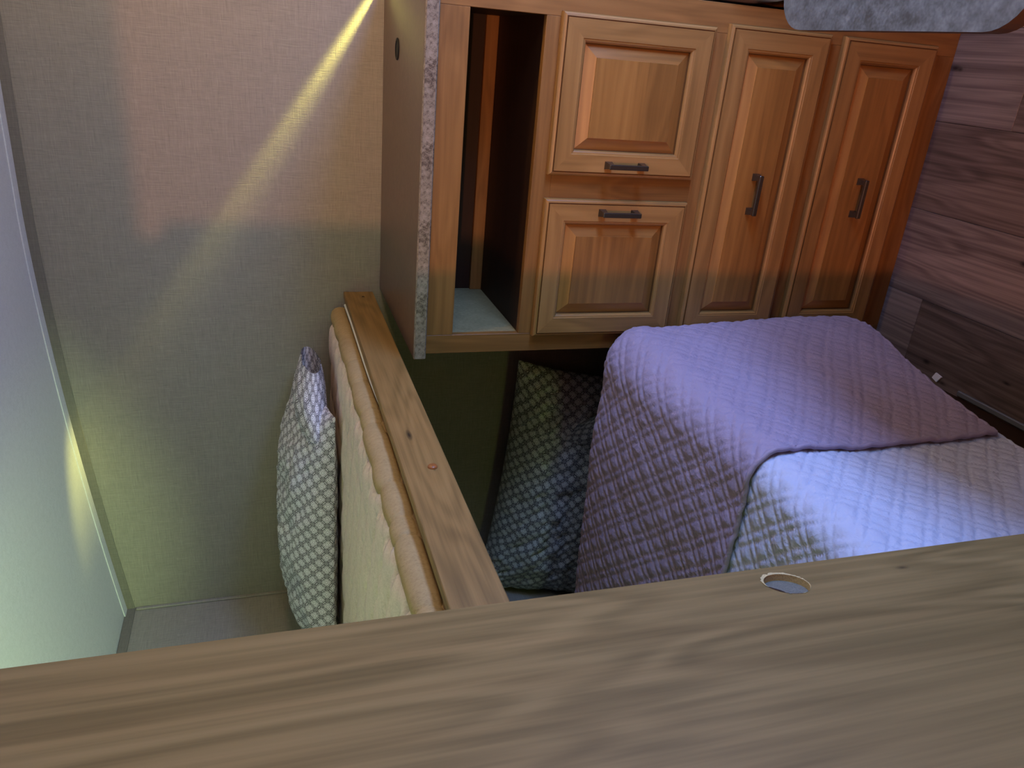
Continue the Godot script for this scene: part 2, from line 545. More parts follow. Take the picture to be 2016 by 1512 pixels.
func room() -> void:
	# the papered far wall and the left wall
	wall("wall_far", Vector3(-0.06, -0.05, -0.06), Vector3(2.66, 2.30, 0.0), M.paper, "beige linen-textured papered wall behind the bunk and dresser")
	var wl := wall("wall_left", Vector3(-0.06, -0.05, 0.0), Vector3(0.0, 2.30, 2.26), M.paper, "short strip of papered side wall under the ceiling beyond the pillow")
	# right wall with an opening for the unseen window
	var st := mb()
	bx(st, Vector3(2.60, -0.05, 0.0), Vector3(2.66, 0.85, 2.26), 0.0004)
	bx(st, Vector3(2.60, 1.70, 0.0), Vector3(2.66, 2.30, 2.26), 0.0004)
	bx(st, Vector3(2.60, 0.85, 0.0), Vector3(2.66, 1.70, 0.85), 0.0004)
	bx(st, Vector3(2.60, 0.85, 1.85), Vector3(2.66, 1.70, 2.26), 0.0004)
	structure(put("wall_right", done(st), M.paper), "papered wall on the right with the opening for the unseen window", "wall")
	var win := thing("window_1", "unseen framed window in the right wall, placed for the blue light on the quilt", "window", Vector3(2.63, 0.85, 1.35))
	win.set_meta("kind", "structure")
	st = mb()
	for s: float in [-1.0, 1.0]:
		bx(st, Vector3(-0.03, 0.0, s * 0.48 - 0.02), Vector3(0.03, 0.85, s * 0.48 + 0.02), 0.002)
	bx(st, Vector3(-0.03, 0.0, -0.46), Vector3(0.03, 0.03, 0.46), 0.002)
	bx(st, Vector3(-0.03, 0.82, -0.46), Vector3(0.03, 0.85, 0.46), 0.002)
	put("window_frame", done(st), M.black, win)
	st = mb()
	bx(st, Vector3(-0.003, 0.03, -0.46), Vector3(0.003, 0.82, 0.46), 0.0005)
	put("pane", done(st), M.pane, win)
	# the near partition with the doorway the camera stands in, and the passage behind it
	st = mb()
	uo = Vector2.ZERO
	bx(st, Vector3(0.0, -0.05, 2.20), Vector3(1.285, 2.30, 2.26), 0.0004)
	bx(st, Vector3(2.02, -0.05, 2.20), Vector3(2.66, 2.30, 2.26), 0.0004)
	bx(st, Vector3(1.285, 2.03, 2.20), Vector3(2.02, 2.30, 2.26), 0.0004)
	structure(put("wall_near", done(st), M.paper), "partition with the doorway at the near end of the bunk", "wall")
	wall("wall_passage_left", Vector3(0.24, -0.05, 2.26), Vector3(0.30, 2.30, 4.8), M.paper, "papered wall on the left of the passage behind the doorway")
	wall("wall_passage_right", Vector3(2.60, -0.05, 2.26), Vector3(2.66, 2.30, 4.8), M.paper, "papered wall on the right of the passage behind the doorway")
	wall("wall_passage_end", Vector3(0.30, -0.05, 4.74), Vector3(2.60, 2.30, 4.8), M.paper, "papered wall that ends the passage behind the doorway")
	# unseen glowing panes put on that partition to carry the green bunk lights
	for q in [["window_2", 1.86, 0.22, 0.5, "unseen glowing pane on the near partition, placed to light the upper bunk"], ["window_3", 1.05, 0.15, 0.5, "unseen glowing pane on the near partition, placed to light the lower bunk"]]:
		var f := Node3D.new()
		f.name = q[0]
		f.position = Vector3(0.62, q[1], 2.2)
		add_child(f)
		structure(f, q[4], "window")
		var hw: float = q[3] / 2.0
		var hh: float = q[2] / 2.0
		st = mb()
		for k: float in [-1.0, 1.0]:
			bx(st, Vector3(k * (hw + 0.012) - 0.012, -hh - 0.024, -0.022), Vector3(k * (hw + 0.012) + 0.012, hh + 0.024, 0.0), 0.002)
			bx(st, Vector3(-hw, k * (hh + 0.012) - 0.012, -0.022), Vector3(hw, k * (hh + 0.012) + 0.012, 0.0), 0.002)
		put("window_frame", done(st), M.white, f)
		st = mb()
		bx(st, Vector3(-hw, -hh, -0.012), Vector3(hw, hh, -0.002), 0.0005)
		put("pane", done(st), M.frosted, f)
	# ceiling, curved down towards the left wall
	st = mb()
	uo = Vector2.ZERO
	var P := []
	var UV := []
	var n := 40
	for i in n + 1:
		var x := -0.05 + 2.71 * i / n
		P.append(PackedVector3Array([Vector3(x, ceiling_y(x), -0.05), Vector3(x, ceiling_y(x), 4.8)]))
		UV.append(PackedVector2Array([Vector2(x, -0.05), Vector2(x, 4.8)]))
	sheet(st, P, UV, false)
	face(st, [Vector3(-0.05, 2.32, -0.05), Vector3(2.66, 2.32, -0.05), Vector3(2.66, 2.32, 4.8), Vector3(-0.05, 2.32, 4.8)], Vector3.UP)
	structure(put("ceiling", done(st), M.ceiling), "pale grey ceiling that curves down to the left wall", "ceiling")
	# strips along the corners
	st = mb()
	P = []
	UV = []
	for i in n + 1:
		var x := 0.0 + 2.6 * i / n
		var y := ceiling_y(x)
		P.append(PackedVector3Array([Vector3(x, y, 0.040), Vector3(x, y - 0.0035, 0.040), Vector3(x, y - 0.0035, 0.0), ]))
		UV.append(PackedVector2Array([Vector2(x, 0.040), Vector2(x, 0.044), Vector2(x, 0.0)]))
	sheet(st, P, UV, true)
	structure(put("trim_1", done(st), M.ceiling), "flat pale strip along the edge of the ceiling at the far wall", "trim")
	st = mb()
	P = []
	UV = []
	for i in n + 1:
		var x := 0.0 + 2.6 * i / n
		var y := ceiling_y(x) - 0.003
		P.append(PackedVector3Array([Vector3(x, y, 0.005), Vector3(x, y - 0.022, 0.005), Vector3(x, y - 0.022, 0.0)]))
		UV.append(PackedVector2Array([Vector2(y, x), Vector2(y - 0.022, x), Vector2(y - 0.026, x)]))
	sheet(st, P, UV, false)
	structure(put("trim_2", done(st), M.paper_trim), "narrow papered strip along the top of the far wall", "trim")
	st = mb()
	bx(st, Vector3(0.0, 0.0, 0.0), Vector3(0.006, 2.05, 0.012), 0.002)
	structure(put("trim_3", done(st), M.paper), "pale corner bead between the far wall and the left wall", "trim")
	st = mb()
	bx(st, Vector3(0.0, 2.052, 0.0), Vector3(0.005, 2.079, 2.20), 0.001, Vector3.BACK)
	structure(put("trim_4", done(st), M.paper_trim), "narrow papered strip along the top of the left wall", "trim")
	# floor of long vinyl planks laid towards the camera
	st = mb()
	bx(st, Vector3(-0.06, -0.06, -0.06), Vector3(2.66, -0.012, 4.8), 0.0005)
	var floor_ := put("floor", done(st), M.edge_brown)
	structure(floor_, "dark grey-brown wood plank floor", "floor")
	var row := 0
	var x := 0.774 - 0.214 * 3
	while x < 2.6:
		var z := -0.75 if row % 3 == 0 else (-0.35 if row % 3 == 1 else 0.0)
		if absf(x - 0.988) < 0.01: z = 0.65 - 1.1
		var k := row
		while z < 4.8:
			var lo := Vector3(maxf(x, 0.0) + 0.0005, -0.012, maxf(z, 0.0) + 0.0005)
			var hi := Vector3(minf(x + 0.214, 2.6) - 0.0005, 0.0, minf(z + 1.1, 4.75) - 0.0005)
			if hi.x - lo.x > 0.01 and hi.z - lo.z > 0.02:
				st = mb()
				bx(st, lo, hi, 0.0008, Vector3.BACK)
				put("plank", done(st), M.plank[(k * 2 + row) % 3], floor_)
			z += 1.1
			k += 1
		x += 0.214
		row += 1
	# metal strip where the floor meets the bunk base
	st = mb()
	bx(st, Vector3(1.016, 0.0, 0.84), Vector3(1.030, 0.008, 2.19), 0.003, Vector3.BACK)
	structure(put("trim_5", done(st), M.metal), "thin grey metal strip on the floor along the bunk base", "trim")
	# unseen lamp of the passage, placed to throw the warm patch on the wall
	var lamp := thing("unseen_ceiling_lamp", "unseen round ceiling lamp in the passage, placed to light the far wall", "lamp", Vector3(1.36, 2.185, 3.80))
	st = mb()
	var prof := [[0.0, -0.045], [0.05, -0.042], [0.075, -0.028], [0.08, 0.0]]
	P = []
	UV = []
	for q in prof:
		var rr := PackedVector3Array()
		var uu := PackedVector2Array()
		for k in 25:
			rr.append(Vector3(cos(TAU * k / 24) * q[0], q[1], sin(TAU * k / 24) * q[0]))
			uu.append(Vector2(k / 24.0, q[0]))
		P.append(rr)
		UV.append(uu)
	sheet(st, P, UV, true)
	put("diffuser", done(st), M.lamp_glow, lamp)
	omni("unseen_ceiling_lamp_light", Vector3(1.36, 2.10, 3.80), Color(1.0, 0.64, 0.48), 3.9, 0.02)

func door() -> void:
	# a laminate door that stands open on the left, its lock bore empty. Local x runs from the hinge to the free edge, z is the face
	var d := Node3D.new()
	d.name = "door_1"
	add_child(d)
	structure(d, "brown wood-grain laminate door standing open in the foreground, lock missing", "door")
	d.transform = Transform3D(Basis(Vector3(-0.231, 0, -0.973), Vector3.UP, Vector3(0.973, 0, -0.231)).orthonormalized(), Vector3(1.302, 0, 2.195))
	var W := 0.70
	var hc := Vector2(W - 0.047, 1.04)
	var R := 0.027
	var q := 0.040
	var st := mb()
	uo = Vector2(0.13, 0.35)
	for z: float in [0.0, -0.032]:
		var n := Vector3.BACK if z == 0.0 else Vector3.FORWARD
		var rects := [[0.0, hc.x - q, 0.02, 2.0], [hc.x + q, W - 0.001, 0.02, 2.0], [hc.x - q, hc.x + q, 0.02, hc.y - q], [hc.x - q, hc.x + q, hc.y + q, 2.0]]
		for r in rects:
			face(st, [Vector3(r[0], r[2], z), Vector3(r[1], r[2], z), Vector3(r[1], r[3], z), Vector3(r[0], r[3], z)], n)
		for k in 32:
			var a := TAU * k / 32
			var b := TAU * (k + 1) / 32
			var sq := func(t: float) -> Vector3:
				var v := Vector2(cos(t), sin(t))
				v /= maxf(absf(v.x), absf(v.y))
				return Vector3(hc.x + v.x * q, hc.y + v.y * q, z)
			var ci := func(t: float) -> Vector3: return Vector3(hc.x + cos(t) * R, hc.y + sin(t) * R, z)
			face(st, [ci.call(a), sq.call(a), sq.call(b), ci.call(b)], n)
	face(st, [Vector3(W - 0.001, 0.02, 0), Vector3(W, 0.02, -0.001), Vector3(W, 2.0, -0.001), Vector3(W - 0.001, 2.0, 0)], Vector3(1, 0, 1))
	face(st, [Vector3(W, 0.02, -0.001), Vector3(W, 0.02, -0.032), Vector3(W, 2.0, -0.032), Vector3(W, 2.0, -0.001)], Vector3.RIGHT)
	face(st, [Vector3(0, 0.02, 0), Vector3(0, 0.02, -0.032), Vector3(0, 2.0, -0.032), Vector3(0, 2.0, 0)], Vector3.LEFT)
	face(st, [Vector3(0, 2, 0), Vector3(W, 2, 0), Vector3(W, 2, -0.032), Vector3(0, 2, -0.032)], Vector3.UP)
	face(st, [Vector3(0, 0.02, 0), Vector3(W, 0.02, 0), Vector3(W, 0.02, -0.032), Vector3(0, 0.02, -0.032)], Vector3.DOWN)
	put("door_leaf", done(st), M.laminate, d)
	# the bore: raw board wall, card inside, a dark pocket towards the top
	st = mb()
	for k in 32:
		var a := TAU * k / 32
		var b := TAU * (k + 1) / 32
		var pa := Vector3(hc.x + cos(a) * R, hc.y + sin(a) * R, 0)
		var pb := Vector3(hc.x + cos(b) * R, hc.y + sin(b) * R, 0)
		face(st, [pa, pb, pb + Vector3(0, 0, -0.032), pa + Vector3(0, 0, -0.032)], -Vector3(cos(a), sin(a), 0))
	put("lock_bore", done(st), M.raw, d, "empty round lock bore with raw board showing")
	st = mb()
	disc(st, Vector3(hc.x, hc.y, -0.0085), Vector3.BACK, R * 0.99, 32)
	put("bore_backing", done(st), M.card, d, "grey card at the back of the lock bore")
	st = mb()
	var pk := []
	for k in 14:
		var a := TAU * k / 14
		var r := 0.0075 + 0.0025 * sin(a * 3.0 + 1.0)
		pk.append(Vector3(hc.x - 0.001 + cos(a) * r * 1.4, hc.y + 0.0145 + sin(a) * r, -0.0078))
	face(st, pk, Vector3.BACK)
	put("bore_pocket", done(st), M.knot, d, "dark broken pocket inside the lock bore")
	# chipped rim: raw splinters round the hole
	st = mb()
	var ch := fbm(7, 3.0, 3)
	for k in 64:
		var a := TAU * k / 64
		var b := TAU * (k + 1) / 64
		var w := func(t: float) -> float:
			var side := maxf(0.0, cos(t - 0.35))
			return maxf(0.0002, 0.0046 * side * (0.75 + 0.8 * ch.get_noise_2d(cos(t) * 3, sin(t) * 3)) + maxf(0.0, ch.get_noise_2d(cos(t) * 4 + 9, sin(t) * 4) * 0.006 - 0.0012))
		var p := func(t: float, r: float, zz: float) -> Vector3: return Vector3(hc.x + cos(t) * r, hc.y + sin(t) * r, zz)
		face(st, [p.call(a, R - 0.0004, 0.0), p.call(a, R + w.call(a), 0.0007), p.call(b, R + w.call(b), 0.0007), p.call(b, R - 0.0004, 0.0)], Vector3.BACK)
	put("chipped_rim", done(st), M.raw, d, "pale splintered rim of the lock bore")

# ---------------------------------------------------------------- the dresser
const FZ := 0.528          # face frame front
const DZ := 0.530          # back of doors

func handle(parent: Node3D, c: Vector3, along: Vector3, side: Vector3) -> void:
	var st := mb()
	var n := Vector3.BACK
	var L := 0.048
	for s: float in [-1.0, 1.0]:
		var o := c + along * s * (L - 0.008)
		var a := []
		var b := []
		for k in 4:
			var u: float = [-1, 1, 1, -1][k]
			var v: float = [-1, -1, 1, 1][k]
			a.append(o + along * u * 0.0085 + side * v * 0.0085)
			b.append(o + n * 0.020 + along * u * 0.0052 + side * v * 0.0052)
		for k in 4:
			var t := (k + 1) % 4
			face(st, [a[k], a[t], b[t], b[k]], (a[k] + a[t] - o * 2.0))
	var m := c + n * 0.0235
	var e: Vector3 = (along * (L - 0.001) + side * 0.0055 + n * 0.0045).abs()
	bx(st, m - e, m + e, 0.0015, along)
	put("handle", done(st), M.bronze, parent, "dark bronze square bar handle")

func raised(called: String, parent: Node3D, x0: float, x1: float, y0: float, y1: float, label: String) -> Node3D:
	var d := Node3D.new()
	d.name = called
	parent.add_child(d, true)
	if d.name != called:
		d.name = called + "_001"
	d.set_meta("label", label)
	var st := mb()
	var z := DZ
	rect_rings(st, x0, x1, y0, y1, [[0.0, z], [0.0, z + 0.010], [0.0015, z + 0.0135], [0.004, z + 0.0155], [0.0075, z + 0.0165]])
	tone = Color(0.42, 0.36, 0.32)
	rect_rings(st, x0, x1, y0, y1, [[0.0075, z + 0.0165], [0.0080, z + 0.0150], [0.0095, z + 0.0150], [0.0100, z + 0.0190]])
	tone = Color(1, 1, 1)
	rect_rings(st, x0, x1, y0, y1, [[0.0100, z + 0.0190], [0.0465, z + 0.0190], [0.0475, z + 0.0175], [0.0505, z + 0.0172], [0.0535, z + 0.0150], [0.0550, z + 0.0110]])
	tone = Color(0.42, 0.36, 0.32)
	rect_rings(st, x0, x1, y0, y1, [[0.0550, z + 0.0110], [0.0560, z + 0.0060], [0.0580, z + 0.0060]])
	tone = Color(1, 1, 1)
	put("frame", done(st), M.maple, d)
	st = mb()
	rect_rings(st, x0, x1, y0, y1, [[0.056, z + 0.0055], [0.0585, z + 0.0065], [0.0815, z + 0.0155], [0.0818, z + 0.0175]], true)
	put("raised_panel", done(st), M.maple_warm, d)
	return d

func dresser() -> void:
	var t := thing("dresser", "brown wood built-in dresser with open cubby, two doors and two wide drawers", "dresser", Vector3.ZERO)
	var XL := 1.045
	var XR := 1.836
	var T := 1.277
	# carcass
	var st := mb()
	bx(st, Vector3(XL, 0.0, 0.002), Vector3(XL + 0.012, T, FZ - 0.018), 0.0005)
	put("side_panel", done(st), M.dark_board, t)
	st = mb()
	bx(st, Vector3(XR - 0.012, 0.0, 0.002), Vector3(XR, T, FZ - 0.018), 0.0005)
	put("side_panel", done(st), M.dark_board, t)
	st = mb()
	bx(st, Vector3(XL + 0.012, 0.0, 0.002), Vector3(XR - 0.012, T, 0.008), 0.0005)
	put("back_panel", done(st), M.dark_board, t)
	# face frame, one board each
	var boards := [
		["stile", XL, 1.090, 0.0, T, Vector3.UP], ["stile", 1.777, XR, 0.0, T, Vector3.UP],
		["rail", 1.090, 1.777, 1.212, T, Vector3.RIGHT], ["rail", 1.090, 1.777, 1.008, 1.052, Vector3.RIGHT],
		["stile", 1.404, 1.470, 0.66, 1.008, Vector3.UP], ["rail", 1.090, 1.777, 0.622, 0.66, Vector3.RIGHT],
		["rail", 1.090, 1.777, 0.325, 0.38, Vector3.RIGHT], ["rail", 1.090, 1.777, 0.0, 0.08, Vector3.RIGHT]]
	for b in boards:
		st = mb()
		bx(st, Vector3(b[1], b[3], FZ - 0.018), Vector3(b[2], b[4], FZ), 0.0008, b[5])
		put(b[0], done(st), M.frame_wood, t)
	# the open cubby
	var c := Node3D.new()
	c.name = "cubby"
	t.add_child(c)
	c.set_meta("label", "open cubby under the countertop, dark inside")
	st = mb()
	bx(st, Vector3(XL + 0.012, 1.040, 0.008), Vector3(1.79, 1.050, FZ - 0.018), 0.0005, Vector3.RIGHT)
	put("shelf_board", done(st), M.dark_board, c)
	st = mb()
	bx(st, Vector3(1.082, 1.050, 0.16), Vector3(1.089, 1.212, FZ - 0.018), 0.0005)
	put("end_panel", done(st), M.ply, c, "pale plywood end of the cubby")
	st = mb()
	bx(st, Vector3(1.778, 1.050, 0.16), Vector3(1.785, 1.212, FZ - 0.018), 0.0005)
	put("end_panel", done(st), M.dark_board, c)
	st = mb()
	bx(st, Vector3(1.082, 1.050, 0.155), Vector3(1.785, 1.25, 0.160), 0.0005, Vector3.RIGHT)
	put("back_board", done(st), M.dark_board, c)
	st = mb()
	bx(st, Vector3(1.089, 1.050, 0.160), Vector3(1.778, 1.082, 0.172), 0.001, Vector3.RIGHT)
	put("cleat", done(st), M.frame_wood, c, "reddish batten along the back of the cubby")
	# doors and drawers
	var d := raised("door", t, 1.463, 1.787, 0.667, 1.022, "square raised-panel cabinet door with handle on its left stile")
	handle(d, Vector3(1.489, 0.845, DZ + 0.019), Vector3.UP, Vector3.RIGHT)
	d = raised("door", t, 1.087, 1.411, 0.667, 1.022, "square raised-panel cabinet door with handle on its right stile")
	handle(d, Vector3(1.384, 0.845, DZ + 0.019), Vector3.UP, Vector3.RIGHT)
	d = raised("drawer", t, 1.087, 1.797, 0.370, 0.634, "wide raised-panel drawer front below the doors")
	handle(d, Vector3(1.437, 0.502, DZ + 0.0175), Vector3.RIGHT, Vector3.UP)
	d = raised("drawer", t, 1.087, 1.797, 0.068, 0.333, "wide raised-panel drawer front nearest the floor")
	handle(d, Vector3(1.437, 0.200, DZ + 0.0175), Vector3.RIGHT, Vector3.UP)
	# the worktop
	var w := thing("countertop", "brown glossy countertop with mottled stone-look front edge on the dresser", "countertop", Vector3.ZERO)
	st = mb()
	bx(st, Vector3(1.041, T + 0.001, 0.001), Vector3(1.842, 1.305, 0.543), 0.001, Vector3.RIGHT)
	put("top_board", done(st), M.counter, w)
	st = mb()
	bx(st, Vector3(1.040, T + 0.0005, 0.5435), Vector3(1.843, 1.3055, 0.552), 0.0025, Vector3.RIGHT)
	put("front_edge", done(st), M.granite, w, "mottled grey stone-look edge strip")
	var g := thing("cable_grommet", "small round black cable hole in the brown countertop", "grommet", Vector3(1.685, 1.3052, 0.226))
	st = mb()
	var P := []
	var UV := []
	for q in [[0.024, 0.0], [0.0235, 0.0022], [0.019, 0.0026], [0.0175, 0.0005]]:
		var rr := PackedVector3Array()
		var uu := PackedVector2Array()
		for k in 29:
			rr.append(Vector3(cos(TAU * k / 28) * q[0], q[1], sin(TAU * k / 28) * q[0]))
			uu.append(Vector2(k / 28.0, q[0]))
		P.append(rr)
		UV.append(uu)
	sheet(st, P, UV, false)
	put("ring", done(st), M.black, g)
	st = mb()
	disc(st, Vector3(0, 0.0006, 0), Vector3.UP, 0.018, 28)
	put("cap", done(st), M.black, g)  # flat black disc colours in the dark of the open hole

# ---------------------------------------------------------------- the upper bunk
func upper_bunk() -> void:
	var r := thing("bunk_rail", "long brown wood-grain board along the front of the upper bunk", "bunk rail", Vector3.ZERO)
	var st := mb()
	bx(st, Vector3(1.013, 1.325, 0.0005), Vector3(1.031, 1.408, 2.198), 0.0015, Vector3.BACK)
	put("board", done(st), M.rail, r)
	st = mb()
	var P := []
	var UV := []
	for q in [[0.0088, 0.0], [0.0085, 0.0022], [0.0060, 0.0044], [0.0001, 0.0054]]:
		var rr := PackedVector3Array()
		var uu := PackedVector2Array()
		for k in 21:
			rr.append(Vector3(1.031 + q[1], 1.356 + cos(TAU * k / 20) * q[0], 1.02 + sin(TAU * k / 20) * q[0]))
			uu.append(Vector2(k / 20.0, q[0]))
		P.append(rr)
		UV.append(uu)
	sheet(st, P, UV, false)
	put("screw_cap", done(st), M.plug, r, "round orange-brown screw cap")
	st = mb()
	var kn := []
	for k in 16:
		var a := TAU * k / 16
		kn.append(Vector3(1.0313, 1.358 + cos(a) * 0.004, 0.05 + sin(a) * (0.005 + 0.002 * sin(a * 3))))
	face(st, kn, Vector3.RIGHT)
	put("knot", done(st), M.knot, r, "small dark knot")
	st = mb()
	bx(st, Vector3(0.001, 1.300, 0.001), Vector3(0.900, 1.324, 2.198), 0.001, Vector3.BACK)
	var pf := put("bunk_platform", done(st), M.edge_brown)
	tag(pf, "wooden platform under the upper bunk mattress, behind the rail", "bunk platform")
	mattress()

func mattress() -> void:
	var m := thing("mattress", "thin white quilted mattress with gold padded border on the upper bunk", "mattress", Vector3.ZERO)
	var x0 := 0.02
	var x1 := 0.978
	var z0 := 0.03
	var z1 := 2.12
	# quilted top
	var st := mb()
	var nx := 130
	var nz := 420
	var no := fbm(15, 3.0, 3)
	var P := []
	var UV := []
	for i in nx + 1:
		var rr := PackedVector3Array()
		var uu := PackedVector2Array()
		var x := lerpf(x0, x1, float(i) / nx)
		for j in nz + 1:
			var z := lerpf(z0, z1, float(j) / nz)
			# two families of wavy stitch lines across the bed that pinch together into long leaves
			var ph := x / 0.19
			var a := absf(sin(PI * (z / 0.088 + 0.20 * sin(TAU * ph))))
			var b := absf(sin(PI * (z / 0.088 - 0.20 * sin(TAU * ph) + 0.5)))
			var hgt := 0.0085 * pow(a, 0.45) + 0.0085 * pow(b, 0.45) - 0.004
			var y := 1.4425 + hgt + 0.003 * no.get_noise_2d(x, z)
			var e := minf(x1 - x, minf(x - x0, minf(z - z0, z1 - z)))
			y -= 0.022 * pow(clampf(1.0 - e / 0.05, 0, 1), 2.2)
			# short slits where the tufts are pulled in
			var tz := z / 0.044 + 0.25
			var tx := x / 0.19 + 0.5 * fposmod(floorf(tz), 2.0)
			var d := Vector2((fposmod(tx, 1.0) - 0.5) / 0.15, (fposmod(tz, 1.0) - 0.5) / 0.20)
			y -= 0.022 * maxf(0.0, 1.0 - d.length())
			rr.append(Vector3(x, y, z))
			uu.append(Vector2(x, z))
		P.append(rr)
		UV.append(uu)
	sheet(st, P, UV, true)
	put("quilted_top", done(st), M.ticking, m, "off-white tufted ticking")
	# side panels under the border
	st = mb()
	soft_box(st, Vector3(x0 + 0.005, 1.325, z0 + 0.005), Vector3(x1 + 0.012, 1.418, z1), 0.025)
	put("side_panel", done(st), M.gold, m)
	# padded gold border that is pinched at each stitch
	var pin := PackedFloat32Array([0.0, 0.42, 0.545, 0.69, 0.755, 0.99, 1.10, 1.155, 1.33, 1.42, 1.65, 1.78, 2.05, 2.12])
	st = mb()
	var path := []
	var rad := []
	for j in 421:
		var z := z0 + (z1 - z0) * j / 420.0
		var d := 9.0
		var seg := 0.1
		for k in pin.size() - 1:
			if z >= pin[k] and z < pin[k + 1]:
				d = minf(z - pin[k], pin[k + 1] - z)
				seg = pin[k + 1] - pin[k]
		var f := 1.0 - 0.16 * exp(-d / 0.005) - 0.05 * exp(-d / 0.03)
		path.append(Vector3(x1 - 0.008 + 0.004 * no.get_noise_2d(z * 2.0, 4.0), 1.418 + 0.004 * no.get_noise_2d(z * 2.0, 9.0), z))
		rad.append(0.0255 * f * (1.0 + 0.10 * no.get_noise_2d(z * 3.0, 20.0)))
	tube(st, path, rad, 14, 1.15)
	put("padded_border", done(st), M.gold, m, "gold padded border pinched by stitches")
	st = mb()
	path = []
	rad = []
	for j in 121:
		var x := x0 + (x1 - x0) * j / 120.0
		path.append(Vector3(x, 1.416, z0 + 0.018))
		rad.append(0.025 * (1.0 - 0.3 * exp(-absf(fposmod(x, 0.13) - 0.065) / 0.008)))
	tube(st, path, rad, 12, 1.1)
	put("padded_border", done(st), M.gold, m)
	# pale piping that has come loose against the rail
	st = mb()
	path = []
	rad = []
	for j in 41:
		var s := j / 40.0
		var z := 0.055 + 0.80 * s
		path.append(Vector3(1.0085 + 0.003 * sin(s * 7.0), 1.409 - 0.004 * s - 0.012 * pow(s, 6), z))
		rad.append(0.0034)
	tube(st, path, rad, 8)
	put("piping", done(st), M.cord, m, "pale cord piping along the rail")

# a stuffed pillow: o centre, U half width, V half height, N unit normal; front and back bulge
func pillow_mesh(o: Vector3, U: Vector3, V: Vector3, N: Vector3, front: float, back: float, sd: int, wr: float, sag: float) -> ArrayMesh:
	var st := mb()
	var no := fbm(sd, 2.2, 4)
	var n2 := fbm(sd + 1, 6.0, 3)
	var nu := 96
	var nv := 72
	for s: float in [1.0, -1.0]:
		var P := []
		var UV := []
		for i in nu + 1:
			var rr := PackedVector3Array()
			var uu := PackedVector2Array()
			var a := sin((float(i) / nu - 0.5) * PI)
			for j in nv + 1:
				var b := sin((float(j) / nv - 0.5) * PI)
				# sides drawn in between the corners
				var pa := a * (1.0 - 0.05 * (1.0 - b * b))
				var pb := b * (1.0 - 0.07 * (1.0 - a * a))
				var th := pow(maxf(0.0, (1.0 - pow(absf(a), 2.6)) * (1.0 - pow(absf(b), 2.4))), 0.55)
				var w := no.get_noise_2d(a * U.length() * 3.0, b * V.length() * 6.0 + s * 9.0)
				var cr := -absf(n2.get_noise_2d(a * U.length() * 2.0 + b * 0.4, b * V.length() * 1.2 - s * 4.0))
				var t := th * (front if s > 0 else back) * (1.0 + 0.14 * w) + s * 0.0 + minf(th * 3.0, 1.0) * wr * cr
				var p := o + U * pa + V * pb + N * s * t
				p += V.normalized() * sag * (a * a - 0.4)
				rr.append(p)
				uu.append(Vector2(a * U.length() * 1.05, b * V.length() * 1.1))
			P.append(rr)
			UV.append(uu)
		# the print follows the cloth: lengths measured on the surface from the middle outwards
		for i in nu + 1:
			for d: int in [1, -1]:
				var l := 0.0
				var j := nv / 2
				while j + d >= 0 and j + d <= nv:
					l += (P[i][j + d] - P[i][j]).length() * d
					j += d
					UV[i][j].y = l
			UV[i][nv / 2].y = 0.0
		for j in nv + 1:
			for d: int in [1, -1]:
				var l := 0.0
				var i := nu / 2
				while i + d >= 0 and i + d <= nu:
					l += (P[i + d][j] - P[i][j]).length() * d
					i += d
					UV[i][j].x = l
			UV[nu / 2][j].x = 0.0
		sheet(st, P, UV, s < 0)
	return done(st)

# the empty, open end of a pillowcase: a flattened sleeve with a hem
func sleeve(o: Vector3, dir: Vector3, V: Vector3, N: Vector3, rings: Array, sd: int) -> ArrayMesh:
	var st := mb()
	var no := fbm(sd, 5.0, 3)
	for inner in 2:
		var P := []
		var UV := []
		var seg := 40
		for k in seg + 1:
			var rr := PackedVector3Array()
			var uu := PackedVector2Array()
			var a := TAU * k / seg
			for q in rings:
				var c: Vector3 = o + dir * q[0] + V * q[3] + N * q[4]
				var w := 1.0 + 0.22 * no.get_noise_2d(cos(a) * 2.0 + q[0] * 3.0, sin(a) * 2.0)
				var f := 1.0 if inner == 0 else 0.94
				rr.append(c + (V * cos(a) * q[1] + N * sin(a) * q[2] * w) * f)
				uu.append(Vector2(q[0], a * 0.085))
			P.append(rr)
			UV.append(uu)
		sheet(st, P, UV, inner == 1, true)
	return done(st)

